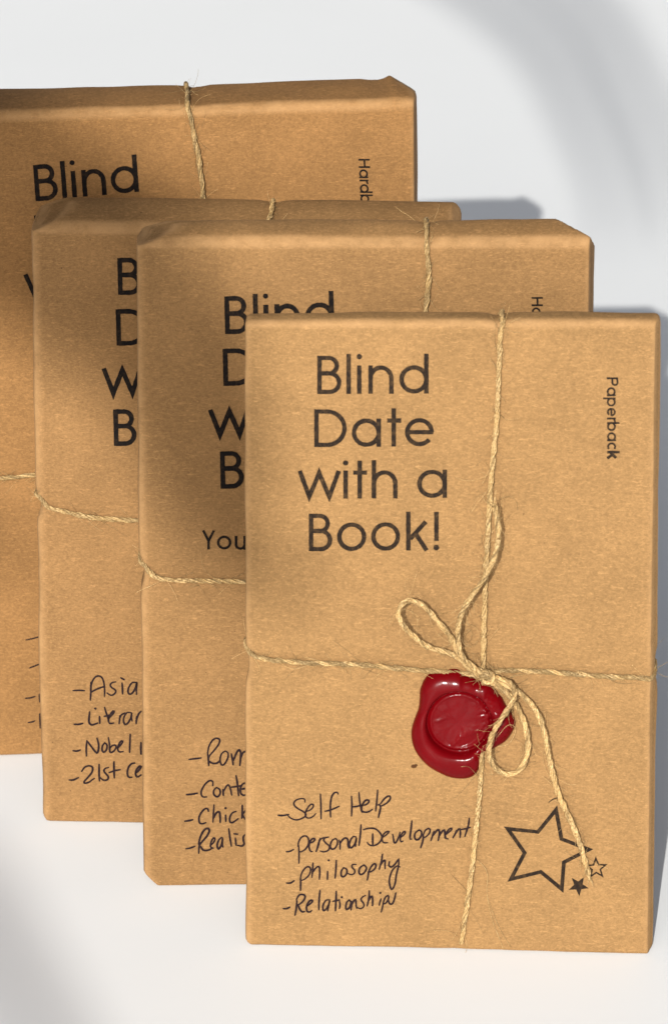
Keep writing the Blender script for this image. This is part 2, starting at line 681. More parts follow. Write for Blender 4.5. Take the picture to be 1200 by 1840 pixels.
def px_ink(ink, fr, strokes, width, smooth=True, caps=True, ox=0, oy=0, sc=1.0, jitter=0.06, taper=0.25):
    for s in strokes:
        P = [(ox + x / sc, oy + y / sc) for x, y in s]
        if len(P) == 1:
            ink.dot(fr.uv(*P[0]), width * 0.62)
            continue
        Q = crom(P, 7) if smooth else [Vector(p) for p in P]
        L = [fr.uv(p.x, p.y) for p in Q]
        L = resample(densify(L, 0.0004), 0.00042)
        ink.ribbon(L, width * random.uniform(0.9, 1.1), caps=caps, jitter=jitter, taper=taper)


def print_title(ink, b, anchor):
    """the same stamp on every book: offset so that its B starts at the anchor pixel"""
    f1, fr = FR[1], FR[b]
    a1 = f1.uv(571.5, 639)
    a = fr.uv(*anchor)
    rot = {1: 0, 2: R(0.4), 3: R(0.6), 4: R(2.2)}[b]
    cr, sr = math.cos(rot), math.sin(rot)

    def tr(p):
        d = f1.uv(*p) - a1
        return a + Vector((d.x * cr - d.y * sr, d.x * sr + d.y * cr))
    for kind, s, r in title_strokes():
        if kind == 'dot':
            ink.dot(tr(s), r * PXM)
        else:
            ink.ribbon(densify([tr(p) for p in s], 0.0007), SW * PXM * (1 if b == 1 else 1.12), jitter=0.07)


def print_side(ink, fr, word, start, drift):
    """small stamp reading downwards; start = pixel of the first letter's foot, letters advance down the page"""
    xh, cap, asc, sw = 16.0, 20.5, 22.5, 3.4
    adv = {'P': 15.5, 'a': 16.2, 'p': 16.2, 'e': 15.5, 'r': 8.0, 'b': 16.2, 'c': 14.5, 'k': 14, 'H': 16.5, 'd': 16.2}
    gap = {'r': 0.2, 'c': 1.2}
    y = 0.0
    for n, ch in enumerate(word):
        w = adv[ch]
        heavy = 1.5 if (word == 'Paperback' and ch == 'k') else 1.0
        for s in glyph(ch, y, w, xh, cap, asc, sw):
            if s[0] == 'dot':
                continue
            P = [(start[0] + q + p * drift, start[1] + p) for p, q in s]
            ink.ribbon(densify([fr.uv(*p) for p in P], 0.0005), sw * heavy * PXM, jitter=0.1)
        y += w + gap.get(ch, 2.2)


# ------------------------------------------------------------------ jute twine
def tube(V, F, path, rad, sides, tone=None):
    b0 = len(V)
    n = len(path)
    if n < 2:
        return
    T = (path[1] - path[0]).normalized()
    nrm = T.orthogonal().normalized()
    for i in range(n):
        T2 = (path[min(i + 1, n - 1)] - path[max(i - 1, 0)])
        if T2.length < 1e-9:
            T2 = T
        T2 = T2.normalized()
        nrm = (nrm - T2 * nrm.dot(T2))
        nrm = nrm.normalized() if nrm.length > 1e-6 else T2.orthogonal().normalized()
        bn = T2.cross(nrm)
        rr = rad[i] if isinstance(rad, list) else rad
        for k in range(sides):
            a = 2 * math.pi * k / sides
            V.append(path[i] + (nrm * math.cos(a) + bn * math.sin(a)) * rr)
        T = T2
    for i in range(n - 1):
        for k in range(sides):
            k2 = (k + 1) % sides
            F.append((b0 + i * sides + k, b0 + i * sides + k2, b0 + (i + 1) * sides + k2, b0 + (i + 1) * sides + k))
    F.append(tuple(b0 + k for k in reversed(range(sides))))
    F.append(tuple(b0 + (n - 1) * sides + k for k in range(sides)))
    if hasattr(V, 'tone'):
        V.tone += [random.random() if tone is None else tone] * (len(V) - b0)


def twine_mesh(V, F, path, dia=0.0023, pitch=0.0105, fray=(0, 0), fuzz=1.0, bvh=None):
    """two plies laid together, slightly uneven, with stray fibres"""
    path = resample(path, 0.00045)
    n = len(path)
    ph0 = random.uniform(0, 6.28)
    T = (path[1] - path[0]).normalized()
    nrm = T.orthogonal().normalized()
    frames = []
    s = 0.0
    NS = 10                                     # yarns: thin ones round the outside, a thick one in the middle
    plies = [[] for _ in range(NS)]
    rads = [[] for _ in range(NS)]
    var = [(random.uniform(0.85, 1.2), random.uniform(-0.25, 0.25), random.uniform(0, 50)) for _ in range(NS)]
    for i in range(n):
        T2 = (path[min(i + 1, n - 1)] - path[max(i - 1, 0)]).normalized()
        nrm = (nrm - T2 * nrm.dot(T2)).normalized()
        bn = T2.cross(nrm)
        frames.append((T2, nrm.copy(), bn))
        thick = 1 + 0.16 * noise.noise(Vector((s * 130, ph0, 0))) + 0.08 * noise.noise(Vector((s * 420, ph0, 7)))
        a = ph0 + 2 * math.pi * s / pitch + 0.9 * noise.noise(Vector((s * 70, 3, ph0)))
        # two plies, each of loose yarns
        for q in range(NS):
            vr, da, sd_ = var[q]
            ply = q % 2
            c2 = (nrm * math.cos(a + math.pi * ply) + bn * math.sin(a + math.pi * ply)) * dia * 0.11
            w = a * 1.15 + 1.45 * (q // 2) + da * 2
            k = 0.0 if q == NS - 1 else 0.235 * (1 + 0.35 * noise.noise(Vector((s * 160, sd_, 1))))
            if q == NS - 1:
                c2 = Vector((0, 0, 0))
            e = (nrm * math.cos(w) + bn * math.sin(w)) * dia * k
            plies[q].append(path[i] + (c2 + e) * thick)
            rads[q].append(dia * (0.135 if q < NS - 1 else 0.27) * thick * vr * (1 + 0.14 * noise.noise(Vector((s * 500, sd_, 4)))))
        if i < n - 1:
            s += (path[i + 1] - path[i]).length
    for q in range(NS):
        tube(V, F, plies[q], rads[q], 6)
    # stray fibres
    cnt = int(s / 0.0022 * fuzz)
    for _ in range(cnt):
        i = random.randrange(n)
        T2, a, b = frames[i]
        th = random.uniform(0, 6.28)
        e = a * math.cos(th) + b * math.sin(th)
        p = path[i] + e * dia * 0.45
        d = (T2 * random.choice((-1, 1)) * random.uniform(0.6, 1.4) + e * random.uniform(0.3, 1.0)).normalized()
        L = random.uniform(0.0015, 0.006) if random.random() < 0.8 else random.uniform(0.006, 0.013)
        st = 0.0007
        pts = [p.copy()]
        ax = Vector((random.uniform(-1, 1), random.uniform(-1, 1), random.uniform(-1, 1))).normalized()
        curl = random.uniform(-220, 220)
        for k in range(int(L / st)):
            d = (Matrix.Rotation(curl * st, 3, ax) @ d + Vector((random.uniform(-1, 1), random.uniform(-1, 1), random.uniform(-1, 1))) * 0.10).normalized()
            p = p + d * st
            if bvh:
                h = bvh.find_nearest(p)
                if h[0] is not None and (p - h[0]).dot(h[1]) < 0.00015:
                    p = h[0] + h[1] * 0.00015
            pts.append(p.copy())
        tube(V, F, pts, random.uniform(0.00003, 0.00006), 3)
    for end, k in ((0, fray[0]), (n - 1, fray[1])):
        for _ in range(k):
            T2, a, b = frames[end]
            d = (T2 * (1 if end else -1) + (a * random.uniform(-1, 1) + b * random.uniform(-1, 1)) * 0.35).normalized()
            p = path[end] + (a * random.uniform(-1, 1) + b * random.uniform(-1, 1)) * dia * 0.3
            pts = [p + d * x * 0.0009 for x in range(random.randint(3, 8))]
            tube(V, F, pts, [0.00016 * (1 - i / len(pts)) + 0.00004 for i in range(len(pts))], 4)


def on_surface(bvh, pts, h):
    out = []
    for p in pts:
        q = bvh.find_nearest(p)
        out.append(q[0] + q[1] * h * (1 - 0.85 * min(1.0, abs(q[1].x) * 1.6)) if q[0] is not None else p)   # bites in at the edges
    return out


def smooth_path(P, it=3):
    P = [p.copy() for p in P]
    for _ in range(it):
        P = [P[0]] + [(P[i - 1] + P[i] * 2 + P[i + 1]) / 4 for i in range(1, len(P) - 1)] + [P[-1]]
    return P


def vertical_loop(fr, bvh, t, front_px, dims, quad, dia=0.0023):
    """twine from the back, over the top, down the front and under the foot"""
    H = dims[1]
    front = [fr.uv(*p) for p in front_px]
    top, low = front[0], front[-1]
    zt = max(quad[1].y, quad[2].y)
    pts = [Vector((top.x, t + 0.004, zt * k)) for k in (0.05, 0.3, 0.6, 0.9)]
    pts += [Vector((top.x, t + 0.003, zt + 0.003)), Vector((top.x, t * 0.66, zt + 0.004)), Vector((top.x, t * 0.33, zt + 0.004)),
            Vector((top.x, -0.003, zt + 0.003))]
    pts += [Vector((p.x, -0.004, p.y)) for p in front if p.y < zt - 0.002]
    pts = resample(crom(pts, 10), 0.0012)
    return smooth_path(on_surface(bvh, pts, dia * 0.5))


def horizontal_loop(fr, bvh, t, front_px, quad, dia=0.0023, ends=(True, True)):
    front = [fr.uv(*p) for p in front_px]
    ul = min(quad[0].x, quad[1].x) - 0.003
    ur = max(quad[2].x, quad[3].x) + 0.003
    pts = []
    if ends[0]:
        v = front[0].y
        pts += [Vector((ul + 0.02, t + 0.004, v + 0.001)), Vector((ul, t + 0.003, v + 0.001)), Vector((ul - 0.001, t * 0.5, v + 0.0025)), Vector((ul, -0.002, v + 0.0006))]
    pts += [Vector((p.x, -0.004, p.y)) for p in front]
    if ends[1]:
        v = front[-1].y
        pts += [Vector((ur, -0.002, v)), Vector((ur + 0.001, t * 0.5, v + 0.002)), Vector((ur, t + 0.003, v + 0.003)), Vector((ur - 0.02, t + 0.004, v + 0.003))]
    pts = resample(crom(pts, 10), 0.0012)
    return smooth_path(on_surface(bvh, pts, dia * 0.5))


# ------------------------------------------------------------------ the four wrapped books
GROUP = 'wrapped books standing one behind another'
TINT = {1: (1.0, 1.0, 1.0), 2: (0.89, 0.865, 0.86), 3: (0.89, 0.855, 0.845), 4: (0.91, 0.83, 0.76)}
THICK = {1: 0.0085, 2: 0.0142, 3: 0.0198, 4: 0.0275}
SLOPE = {1: 0.15, 2: 0.30, 3: 0.30, 4: 0.10}        # the folded end paper rises towards the back


def uvq(b, *pp):
    return [FR[b].uv(*p) for p in pp]


q1 = uvq(1, (443, 1699), (438, 578), (1187, 578), (1173, 1719))
q2 = uvq(2, (260, 1596), (244, 433), (1071, 433))
q2.append(Vector((q2[2].x - 0.0006, q2[0].y)))
q3 = uvq(3, (76, 1479), (55, 406))
q3 += [Vector((0.1215, q3[1].y)), Vector((0.1205, q3[0].y))]
q4 = uvq(4, (-58, 1362), (-84, 205), (754, 180))
q4.append(Vector((q4[2].x - 0.0006, q4[0].y)))
QUAD = {1: q1, 2: q2, 3: q3, 4: q4}


def ch1(W, H, t):
    m = (W / 2, t / 2, H / 2)
    return [((W - 0.0025, -0.001, 0), (W - 0.0024, -0.001, H), (W + 0.0003, t * 0.60, 0), m),
            ((W - 0.0026, 0, -0.0002), (W - 0.0026, t, -0.0002), (W, 0, 0.0026), m),
            ((0.0014, 0, 0), (0.0014, t, 0), (0, 0, 0.0016), m)]


def ch2(W, H, t):
    m = (W / 2, t / 2, H / 2)
    return [((W - 0.0128, t, H + .3 * t), (W - 0.002, 0.003, H + .0005), (W, t, H + .3 * t - 0.0095), m),
            ((0.0045, t, H + .3 * t), (0.0015, 0.003, H + .0005), (0, t, H + .3 * t - 0.006), m),
            ((0.0060, -0.0005, H - 0.0004), (0.0, -0.0005, H - 0.0022), (0.001, 0.010, H), m),
            ((0.0000, 0, 0.0052), (0.0000, t, 0.0052), (0.0056, 0, -0.0003), m),
            ((W - 0.0024, -0.0005, 0), (W - 0.0024, -0.0005, H), (W + 0.0002, 0.009, 0), m)]


def ch3(W, H, t):
    m = (W / 2, t / 2, H / 2)
    return [((0.0042, t, H + .3 * t), (0.0008, 0.003, H + .0005), (0, t, H + .3 * t - 0.0062), m),
            ((0.0050, -0.0005, H - 0.0003), (0.0, -0.0005, H - 0.0024), (0.001, 0.010, H), m),
            ((0.0024, 0, -0.0003), (0.0024, t, -0.0003), (0, 0, 0.0028), m),
            ((W - 0.0022, t, H + .3 * t), (W - 0.0022, 0, H), (W, t, H + .3 * t - 0.0026), m)]


def ch4(W, H, t):
    m = (W / 2, t / 2, H / 2)
    return [((W - 0.0072, t, H + .1 * t), (W - 0.0008, 0.010, H + .0010), (W, t, H + .1 * t - 0.0045), m),
            ((W - 0.0022, -0.0005, 0), (W - 0.0022, -0.0005, H), (W + 0.0002, 0.012, 0), m),
            ((0.0135, 0, -0.0002), (0.0135, t, -0.0002), (0, 0, 0.0030), m)]


CH = {1: ch1, 2: ch2, 3: ch3, 4: ch4}
CREASE = {1: [(0.010, 0.040, 0.018, 0.034, 0.00035, 0.0012), (0.004, 0.046, 0.013, 0.043, 0.0003, 0.0011), (0.085, 0.012, 0.110, 0.018, 0.00018, 0.0016),
              (0.004, 0.196, 0.016, 0.203, 0.0003, 0.0012)],
          2: [(0.006, 0.198, 0.018, 0.2085, 0.0003, 0.0013), (0.003, 0.03, 0.012, 0.004, 0.0003, 0.0012)],
          3: [(0.004, 0.188, 0.013, 0.198, 0.0003, 0.0012)],
          4: [(0.06, 0.205, 0.10, 0.214, 0.0004, 0.0025)]}
for b in CREASE:                           # faint folds from wrapping, most of them near the rim
    rc = random.Random(b * 7 + 1)
    w_, h_ = 0.13, 0.21
    for _ in range(9):
        if rc.random() < 0.7:
            side = rc.choice('lrtb')
            x0 = {'l': 0.003, 'r': w_ - 0.005}.get(side, rc.uniform(0.01, w_ - 0.01))
            z0 = {'b': 0.003, 't': h_ - 0.008}.get(side, rc.uniform(0.01, h_ - 0.01))
        else:
            x0, z0 = rc.uniform(0.01, w_), rc.uniform(0.01, h_)
        an, ln = rc.uniform(0, 6.28), rc.uniform(0.008, 0.030)
        CREASE[b].append((x0, z0, x0 + ln * math.cos(an), z0 + ln * math.sin(an), rc.choice((-1, 1)) * rc.uniform(0.00018, 0.00040), rc.uniform(0.0009, 0.0018)))
RAD = {1: 0.0024, 2: 0.0030, 3: 0.0034, 4: 0.0036}
LABEL = {1: 'slim wrapped book in front with red wax seal and twine bow',
         2: 'wrapped book directly behind the front one, handwritten list starting with Rom',
         3: 'wrapped book second from the back, handwritten list starting with Asia',
         4: 'tallest wrapped book at the very back, its left side cut by the photo edge'}
VERT = {1: [(897, 565), (897, 590), (894, 700), (888, 800), (882, 870), (878, 940), (873, 1020), (870, 1100), (868, 1180), (868, 1240), (866, 1320), (864, 1380), (857, 1470),
            (843, 1590), (828, 1695)],
        2: [(768, 400), (767, 445), (770, 500), (763, 560), (758, 640), (750, 900), (745, 1200), (742, 1500), (740, 1575)],
        3: [(486, 370), (485, 420), (480, 700), (475, 1100), (470, 1460)],
        4: [(342, 160), (345, 195), (347, 225), (355, 275), (360, 315), (364, 355), (370, 600), (365, 1000), (360, 1340)]}
HORI = {1: [(444, 1178), (470, 1182), (540, 1188), (640, 1192), (750, 1201), (820, 1206), (872, 1211), (895, 1202), (960, 1203), (1020, 1207), (1080, 1212), (1130, 1215), (1172, 1217)],
        2: [(256, 1027), (280, 1037), (304, 1040), (370, 1042), (438, 1042), (600, 1043), (800, 1040), (1050, 1036)],
        3: [(78, 909), (110, 916), (160, 926), (205, 930), (248, 932), (400, 936), (600, 930), (760, 925)],
        4: [(-60, 862), (0, 859), (30, 857), (66, 852), (200, 850), (500, 848), (730, 846)]}
BK = {}
for b in (1, 2, 3, 4):
    fr = FR[b]
    e = bpy.data.objects.new('wrapped_book', None)
    COL.objects.link(e)
    e.matrix_world = fr.M
    tag(e, LABEL[b], 'wrapped book', GROUP)
    pm = kraft_mat(b * 5.3, TINT[b])
    o, bvh, dims = build_wrapper(fr, QUAD[b], THICK[b], RAD[b], b * 2.7, CH[b], CREASE[b], pm, e,
                                 soft_top=SLOPE[b], peak=(b == 4),
                                 dents=[('z', FR[b].uv(*HORI[b][0]).y - QUAD[b][0].y), ('z', FR[b].uv(*HORI[b][-1]).y - QUAD[b][0].y),
                                        ('x', FR[b].uv(*VERT[b][0]).x - min(QUAD[b][0].x, QUAD[b][1].x))])
    BK[b] = dict(e=e, bvh=bvh, dims=dims, o=o)

# ------------------------------------------------------------------ printing
INK_FADED = ink_mat('faded_print_ink', (0.014, 0.010, 0.008), 0.24, 3.3, TINT[1])
INK_BLACK = ink_mat('black_print_ink', (0.006, 0.005, 0.005), 0.12, 6.1, TINT[2])
INK_PEN = ink_mat('pen_ink', (0.014, 0.008, 0.010), 0.10, 8.8, TINT[1])
for b, anc in ((1, (571.5, 639)), (2, (405, 532.5)), (3, (213, 463.5)), (4, (61.5, 296.5))):
    ink = Ink(BK[b]['bvh'])
    print_title(ink, b, anc)
    if b == 2:
        fr = FR[2]
        for ch, x, w, base in (('Y', 363, 24, 986), ('o', 390, 26, 986), ('u', 422, 20, 986.5)):
            for s in glyph(ch, x, w, 25, 34, 36, 4.6):
                ink.ribbon(densify([fr.uv(p, base - q) for p, q in s], 0.0006), 4.6 * PXM, jitter=0.08)
    ink.build('printed_title', INK_FADED if b == 1 else INK_BLACK, BK[b]['e'])
for b, word, st, dr in ((1, 'Paperback', (1089.0, 677.5), 0.008), (2, 'Hardback', (954, 533), 0.02), (4, 'Hardback', (643.5, 285), 0.05)):
    ink = Ink(BK[b]['bvh'])
    print_side(ink, FR[b], word, st, dr)
    ink.build('format_stamp', INK_FADED if b == 1 else INK_BLACK, BK[b]['e'])

# stars on the nearest book
ink = Ink(BK[1]['bvh'])
fr = FR[1]


def p7(x, y):
    return fr.uv(800 + x / 3, 1380 + y / 3)


big = [(595, 222), (624, 380), (772, 437), (637, 506), (626, 652), (513, 557), (352, 597), (426, 455), (335, 325), (497, 342)]


def closed_dense(P):
    out = []
    for a, b in zip(P, P[1:] + P[:1]):
        n = max(1, int((b - a).length / 0.002))
        out += [a.lerp(b, i / n) for i in range(n)]
    return out


ink.ribbon(closed_dense([p7(*p) for p in big]), 7.0 * PXM, closed=True, jitter=0.03)
small = []
for i in range(10):
    a = R(-92 + 36 * i)
    rr = 54 if i % 2 == 0 else 23
    small.append(p7(811 + rr * math.cos(a), 539 + rr * math.sin(a)))
ink.ribbon(closed_dense(small), 3.0 * PXM, closed=True, jitter=0.05)
sol = []
for i in range(10):
    a = R(-58 + 36 * i)
    rr = 57 if i % 2 == 0 else 24
    sol.append(p7(716 + rr * math.cos(a), 634 + rr * math.sin(a)))
ink.poly(sol)
px_ink(ink, fr, [[(556, 182), (580, 165), (612, 157), (636, 160)]], 2.2 * PXM, ox=800, oy=1380, sc=3)
ink.build('star_print', INK_FADED, BK[1]['e'])

# ------------------------------------------------------------------ handwriting
HAND_A = [
    [(52, 333), (100, 337), (150, 328)],
    [(303, 212), (300, 185), (270, 178), (225, 190), (200, 215), (205, 245), (240, 275), (285, 300), (312, 325), (300, 350), (255, 372), (215, 378), (175, 365), (150, 345), (140, 328)],
    [(310, 300), (345, 290), (378, 260), (380, 235), (360, 232), (335, 255), (315, 290), (305, 325), (315, 355), (345, 362), (380, 345), (403, 320)],
    [(447, 135), (452, 250), (453, 368)],
    [(613, 134), (605, 120), (580, 122), (555, 155), (542, 220), (540, 300), (543, 352)], [(490, 298), (550, 282), (622, 250)],
    [(738, 155), (742, 240), (738, 342)], [(808, 120), (815, 200), (828, 280), (835, 305)], [(745, 255), (790, 250), (830, 238)],
    [(830, 240), (870, 235), (900, 210), (895, 190), (868, 195), (845, 225), (832, 265), (840, 298), (880, 305), (915, 292), (932, 280)],
    [(983, 97), (975, 200), (963, 298)],
    [(985, 238), (1000, 235), (1010, 260), (1000, 310), (990, 355)], [(1008, 252), (1060, 225), (1095, 190), (1100, 160), (1080, 155), (1045, 180), (1010, 225)]]
HAND_B = [
    [(92, 440), (130, 437), (178, 412)],
    [(232, 370), (236, 470), (235, 572)], [(225, 380), (232, 330), (255, 285), (290, 262), (325, 268), (345, 305), (340, 360), (310, 410), (265, 440), (240, 442)],
    [(345, 345), (385, 335), (415, 308), (408, 290), (380, 300), (355, 340), (350, 395), (365, 435), (390, 440)],
    [(430, 440), (450, 380), (465, 320), (475, 290)], [(455, 340), (480, 300), (520, 280)],
    [(570, 275), (530, 285), (515, 310), (540, 345), (575, 375), (580, 405), (555, 435), (510, 445), (478, 435)],
    [(650, 295), (620, 305), (595, 345), (590, 390), (610, 415), (640, 405), (668, 360), (670, 315), (650, 292)],
    [(690, 310), (700, 350), (700, 415)], [(700, 350), (730, 305), (765, 285), (790, 310), (790, 370), (800, 400)],
    [(880, 275), (850, 270), (820, 310), (805, 365), (820, 400), (850, 380), (878, 330), (885, 280), (878, 340), (875, 385)],
    [(938, 135), (930, 250), (915, 370)],
    [(965, 192), (1010, 178), (1070, 175), (1120, 195), (1160, 240), (1175, 285), (1150, 335), (1105, 368), (1060, 375), (1025, 360), (1010, 340)], [(1070, 240), (1070, 310), (1070, 365)]]
HAND_C = [
    [(110, 345), (150, 315), (182, 280), (165, 275), (130, 295), (105, 340), (105, 385), (125, 405), (165, 405)],
    [(222, 310), (232, 360), (240, 405), (262, 400), (295, 330), (305, 285)],
    [(310, 345), (345, 320), (368, 280), (345, 280), (318, 320), (308, 370), (318, 395), (340, 385)],
    [(440, 155), (430, 250), (418, 355), (440, 362)],
    [(510, 265), (480, 290), (470, 335), (485, 368), (515, 365), (545, 325), (550, 280), (525, 258), (505, 268)],
    [(570, 310), (565, 380), (540, 460)], [(570, 310), (590, 265), (625, 240), (645, 250), (640, 290), (605, 330), (575, 345)],
    [(690, 270), (675, 320), (655, 378)], [(680, 320), (720, 265), (745, 255), (752, 300), (738, 375)], [(745, 330), (785, 270), (810, 258), (815, 310), (825, 350)],
    [(815, 315), (860, 280), (895, 245), (880, 235), (850, 260), (822, 305), (815, 345), (850, 358)],
    [(945, 260), (930, 300), (905, 345)], [(930, 305), (965, 250), (985, 245), (990, 290), (985, 340)],
    [(1090, 120), (1080, 200), (1040, 330)], [(1000, 250), (1050, 240), (1105, 225)]]
HAND_D = [
    [(78, 292), (115, 292), (150, 270)],
    [(210, 250), (210, 310), (208, 362)], [(205, 260), (220, 200), (250, 155), (285, 140), (303, 165), (290, 215), (250, 255), (215, 270)],
    [(325, 105), (322, 170), (315, 240)], [(320, 200), (350, 155), (380, 140), (388, 180), (385, 258)],
    [(462, 185), (460, 262)], [(472, 82)],
    [(543, 82), (540, 160), (532, 248)],
    [(610, 150), (590, 185), (590, 225), (612, 235), (640, 205), (640, 165), (612, 150)],
    [(728, 120), (695, 120), (690, 145), (715, 175), (710, 205), (680, 215), (645, 200)],
    [(800, 125), (765, 150), (755, 195), (775, 215), (810, 190), (825, 150), (800, 122)],
    [(845, 185), (840, 230), (832, 268)], [(845, 190), (870, 140), (900, 112), (915, 130), (900, 165), (865, 188), (840, 190)],
    [(975, 25), (965, 90), (945, 165)], [(955, 130), (985, 85), (1000, 85), (998, 125), (1000, 160)],
    [(1040, 95), (1035, 130), (1060, 145), (1095, 115), (1120, 75)],
    [(1128, 68), (1125, 130), (1105, 220), (1090, 310), (1062, 355), (1045, 320), (1040, 260), (1065, 180), (1110, 135), (1138, 145)]]
HAND_E = [
    [(48, 270), (80, 270), (110, 255)],
    [(175, 195), (170, 260), (158, 332)], [(170, 185), (195, 145), (230, 138), (252, 155), (240, 190), (205, 225), (180, 235)], [(185, 235), (205, 280), (225, 300), (248, 298)],
    [(265, 250), (300, 225), (322, 200), (305, 192), (280, 215), (265, 255), (270, 295), (295, 302), (312, 290)],
    [(390, 102), (382, 200), (380, 282)],
    [(480, 190), (445, 195), (420, 240), (420, 285), (440, 285), (470, 240), (482, 195), (470, 250), (462, 292)],
    [(543, 110), (540, 200), (535, 292)], [(510, 205), (550, 195), (575, 190)],
    [(572, 200), (578, 240), (572, 272)], [(595, 165)],
    [(665, 190), (640, 215), (632, 265), (645, 280), (670, 255), (680, 210), (662, 190)],
    [(690, 205), (685, 250), (680, 288)], [(685, 240), (710, 195), (725, 190), (728, 240), (735, 268)],
    [(815, 148), (785, 165), (775, 190), (800, 225), (798, 255), (770, 272), (740, 262)],
    [(852, 105), (848, 170), (832, 248)], [(845, 200), (865, 160), (880, 160), (883, 200), (882, 245)],
    [(962, 180), (950, 215), (945, 242)], [(955, 125)],
    [(985, 205), (975, 260), (962, 308)], [(980, 225), (1000, 170), (1030, 150), (1030, 185), (1005, 222), (980, 230)],
    [(1030, 190), (1040, 225), (1065, 230), (1085, 190), (1100, 125)]]
HAND_F = [
    [(165, 303), (240, 300), (322, 305)],
    [(405, 190), (405, 310), (398, 430)], [(398, 300), (420, 190), (460, 125), (510, 105), (555, 130), (580, 200), (590, 300), (588, 380)], [(410, 325), (480, 285), (590, 245)],
    [(740, 185), (690, 195), (665, 230), (690, 265), (735, 295), (735, 330), (690, 365), (640, 350), (620, 330)],
    [(825, 200), (830, 280), (832, 350)], [(810, 130), (855, 155)],
    [(1010, 190), (960, 195), (915, 260), (905, 320), (930, 350), (975, 320), (1010, 250), (1025, 185), (1018, 280), (1020, 355)],
    [(182, 757), (240, 758), (295, 745)],
    [(388, 590), (380, 680), (380, 730), (410, 765), (460, 755), (500, 740)],
    [(520, 650), (525, 745)], [(465, 545)],
    [(590, 530), (610, 600), (640, 690), (650, 740)], [(585, 650), (630, 640), (660, 630)],
    [(640, 680), (690, 630), (720, 585), (700, 580), (665, 630), (640, 700), (660, 745), (715, 740)],
    [(795, 640), (790, 700), (785, 750)], [(790, 680), (815, 630), (870, 600)],
    [(940, 600), (890, 600), (850, 660), (845, 720), (870, 760), (910, 730), (945, 660), (955, 600), (950, 660), (960, 710)],
    [(1020, 650), (1015, 750)], [(1020, 700), (1045, 620), (1080, 580)],
    [(165, 1115), (210, 1122), (265, 1105)],
    [(350, 980), (342, 1080), (345, 1190)], [(350, 980), (410, 1060), (465, 1130), (495, 1140), (510, 1060), (500, 990), (485, 945)],
    [(590, 1010), (560, 1050), (555, 1110), (580, 1135), (615, 1100), (620, 1040), (590, 1008)],
    [(640, 940), (655, 1040), (660, 1130), (700, 1130), (740, 1080), (735, 1040), (695, 1045), (662, 1080)],
    [(760, 1085), (800, 1045), (835, 990), (810, 985), (780, 1030), (765, 1090), (785, 1130), (840, 1125)],
    [(935, 890), (930, 1000), (925, 1135)], [(1080, 1000), (1078, 1080), (1080, 1160)],
    [(112, 1512), (165, 1512), (235, 1480)],
    [(280, 1395), (320, 1340), (380, 1320), (425, 1340), (420, 1400), (370, 1470), (315, 1530), (320, 1555), (370, 1545), (420, 1510), (450, 1490)],
    [(515, 1300), (515, 1420), (520, 1525)],
    [(640, 1340), (595, 1355), (580, 1390), (610, 1430), (640, 1470), (620, 1510), (570, 1510), (530, 1480)],
    [(715, 1265), (715, 1370), (720, 1480)], [(650, 1410), (720, 1385), (800, 1370)],
    [(995, 1280), (950, 1290), (910, 1340), (895, 1410), (910, 1470), (955, 1475)],
    [(1010, 1415), (1050, 1380), (1080, 1330), (1055, 1325), (1020, 1370), (1005, 1430), (1030, 1470), (1080, 1440)]]
HAND_G = [
    [(155, 415), (240, 405), (320, 395)],
    [(410, 340), (420, 420), (425, 500)], [(408, 330), (430, 230), (480, 150), (535, 125), (575, 150), (560, 210), (500, 290), (440, 360), (425, 400)], [(430, 440), (480, 470), (540, 465), (580, 430)],
    [(650, 300), (600, 340), (580, 420), (600, 490), (640, 480), (685, 400), (690, 330), (650, 298)],
    [(735, 340), (750, 420), (760, 490)], [(765, 430), (800, 340), (840, 285), (865, 330), (860, 420), (852, 500)], [(865, 400), (890, 330), (935, 300)],
    [(118, 900), (190, 893), (268, 880)],
    [(480, 775), (480, 725), (440, 705), (380, 750), (330, 830), (320, 890), (345, 930), (400, 930)],
    [(530, 800), (495, 840), (495, 895), (540, 930), (580, 890), (575, 830), (530, 800)],
    [(620, 830), (625, 910)], [(625, 860), (670, 780), (700, 770), (725, 830), (740, 910)],
    [(800, 640), (820, 760), (835, 915)], [(740, 797), (800, 790), (860, 780)],
    [(935, 735), (885, 760), (860, 820), (865, 880), (900, 910), (940, 900)], [(880, 825), (930, 815)],
    [(95, 1265), (150, 1258), (205, 1245)],
    [(420, 1130), (410, 1095), (370, 1095), (320, 1150), (290, 1220), (300, 1290), (345, 1300), (385, 1285)],
    [(497, 1040), (490, 1150), (482, 1280)], [(487, 1230), (530, 1150), (570, 1140), (580, 1210), (582, 1280)],
    [(655, 1180), (660, 1270)], [(655, 1085)],
    [(800, 1130), (750, 1150), (715, 1210), (715, 1270), (750, 1285), (830, 1230)],
    [(885, 1045), (885, 1150), (880, 1225)], [(935, 1110), (890, 1170), (900, 1200), (930, 1245)],
    [(110, 1645), (170, 1635), (235, 1610)],
    [(300, 1560), (290, 1640), (287, 1710)], [(285, 1580), (310, 1480), (360, 1390), (410, 1365), (432, 1400), (400, 1470), (340, 1540), (300, 1590)], [(310, 1610), (350, 1665), (420, 1665), (470, 1640)],
    [(450, 1600), (490, 1560), (510, 1510), (485, 1500), (455, 1560), (450, 1620), (485, 1640)],
    [(600, 1490), (560, 1530), (540, 1600), (560, 1650), (600, 1590), (615, 1500), (610, 1580), (620, 1625)],
    [(700, 1370), (715, 1490), (735, 1610)],
    [(790, 1500), (800, 1600)], [(770, 1440), (825, 1445)],
    [(930, 1445), (900, 1480), (900, 1530), (910, 1580), (880, 1610), (820, 1600)]]
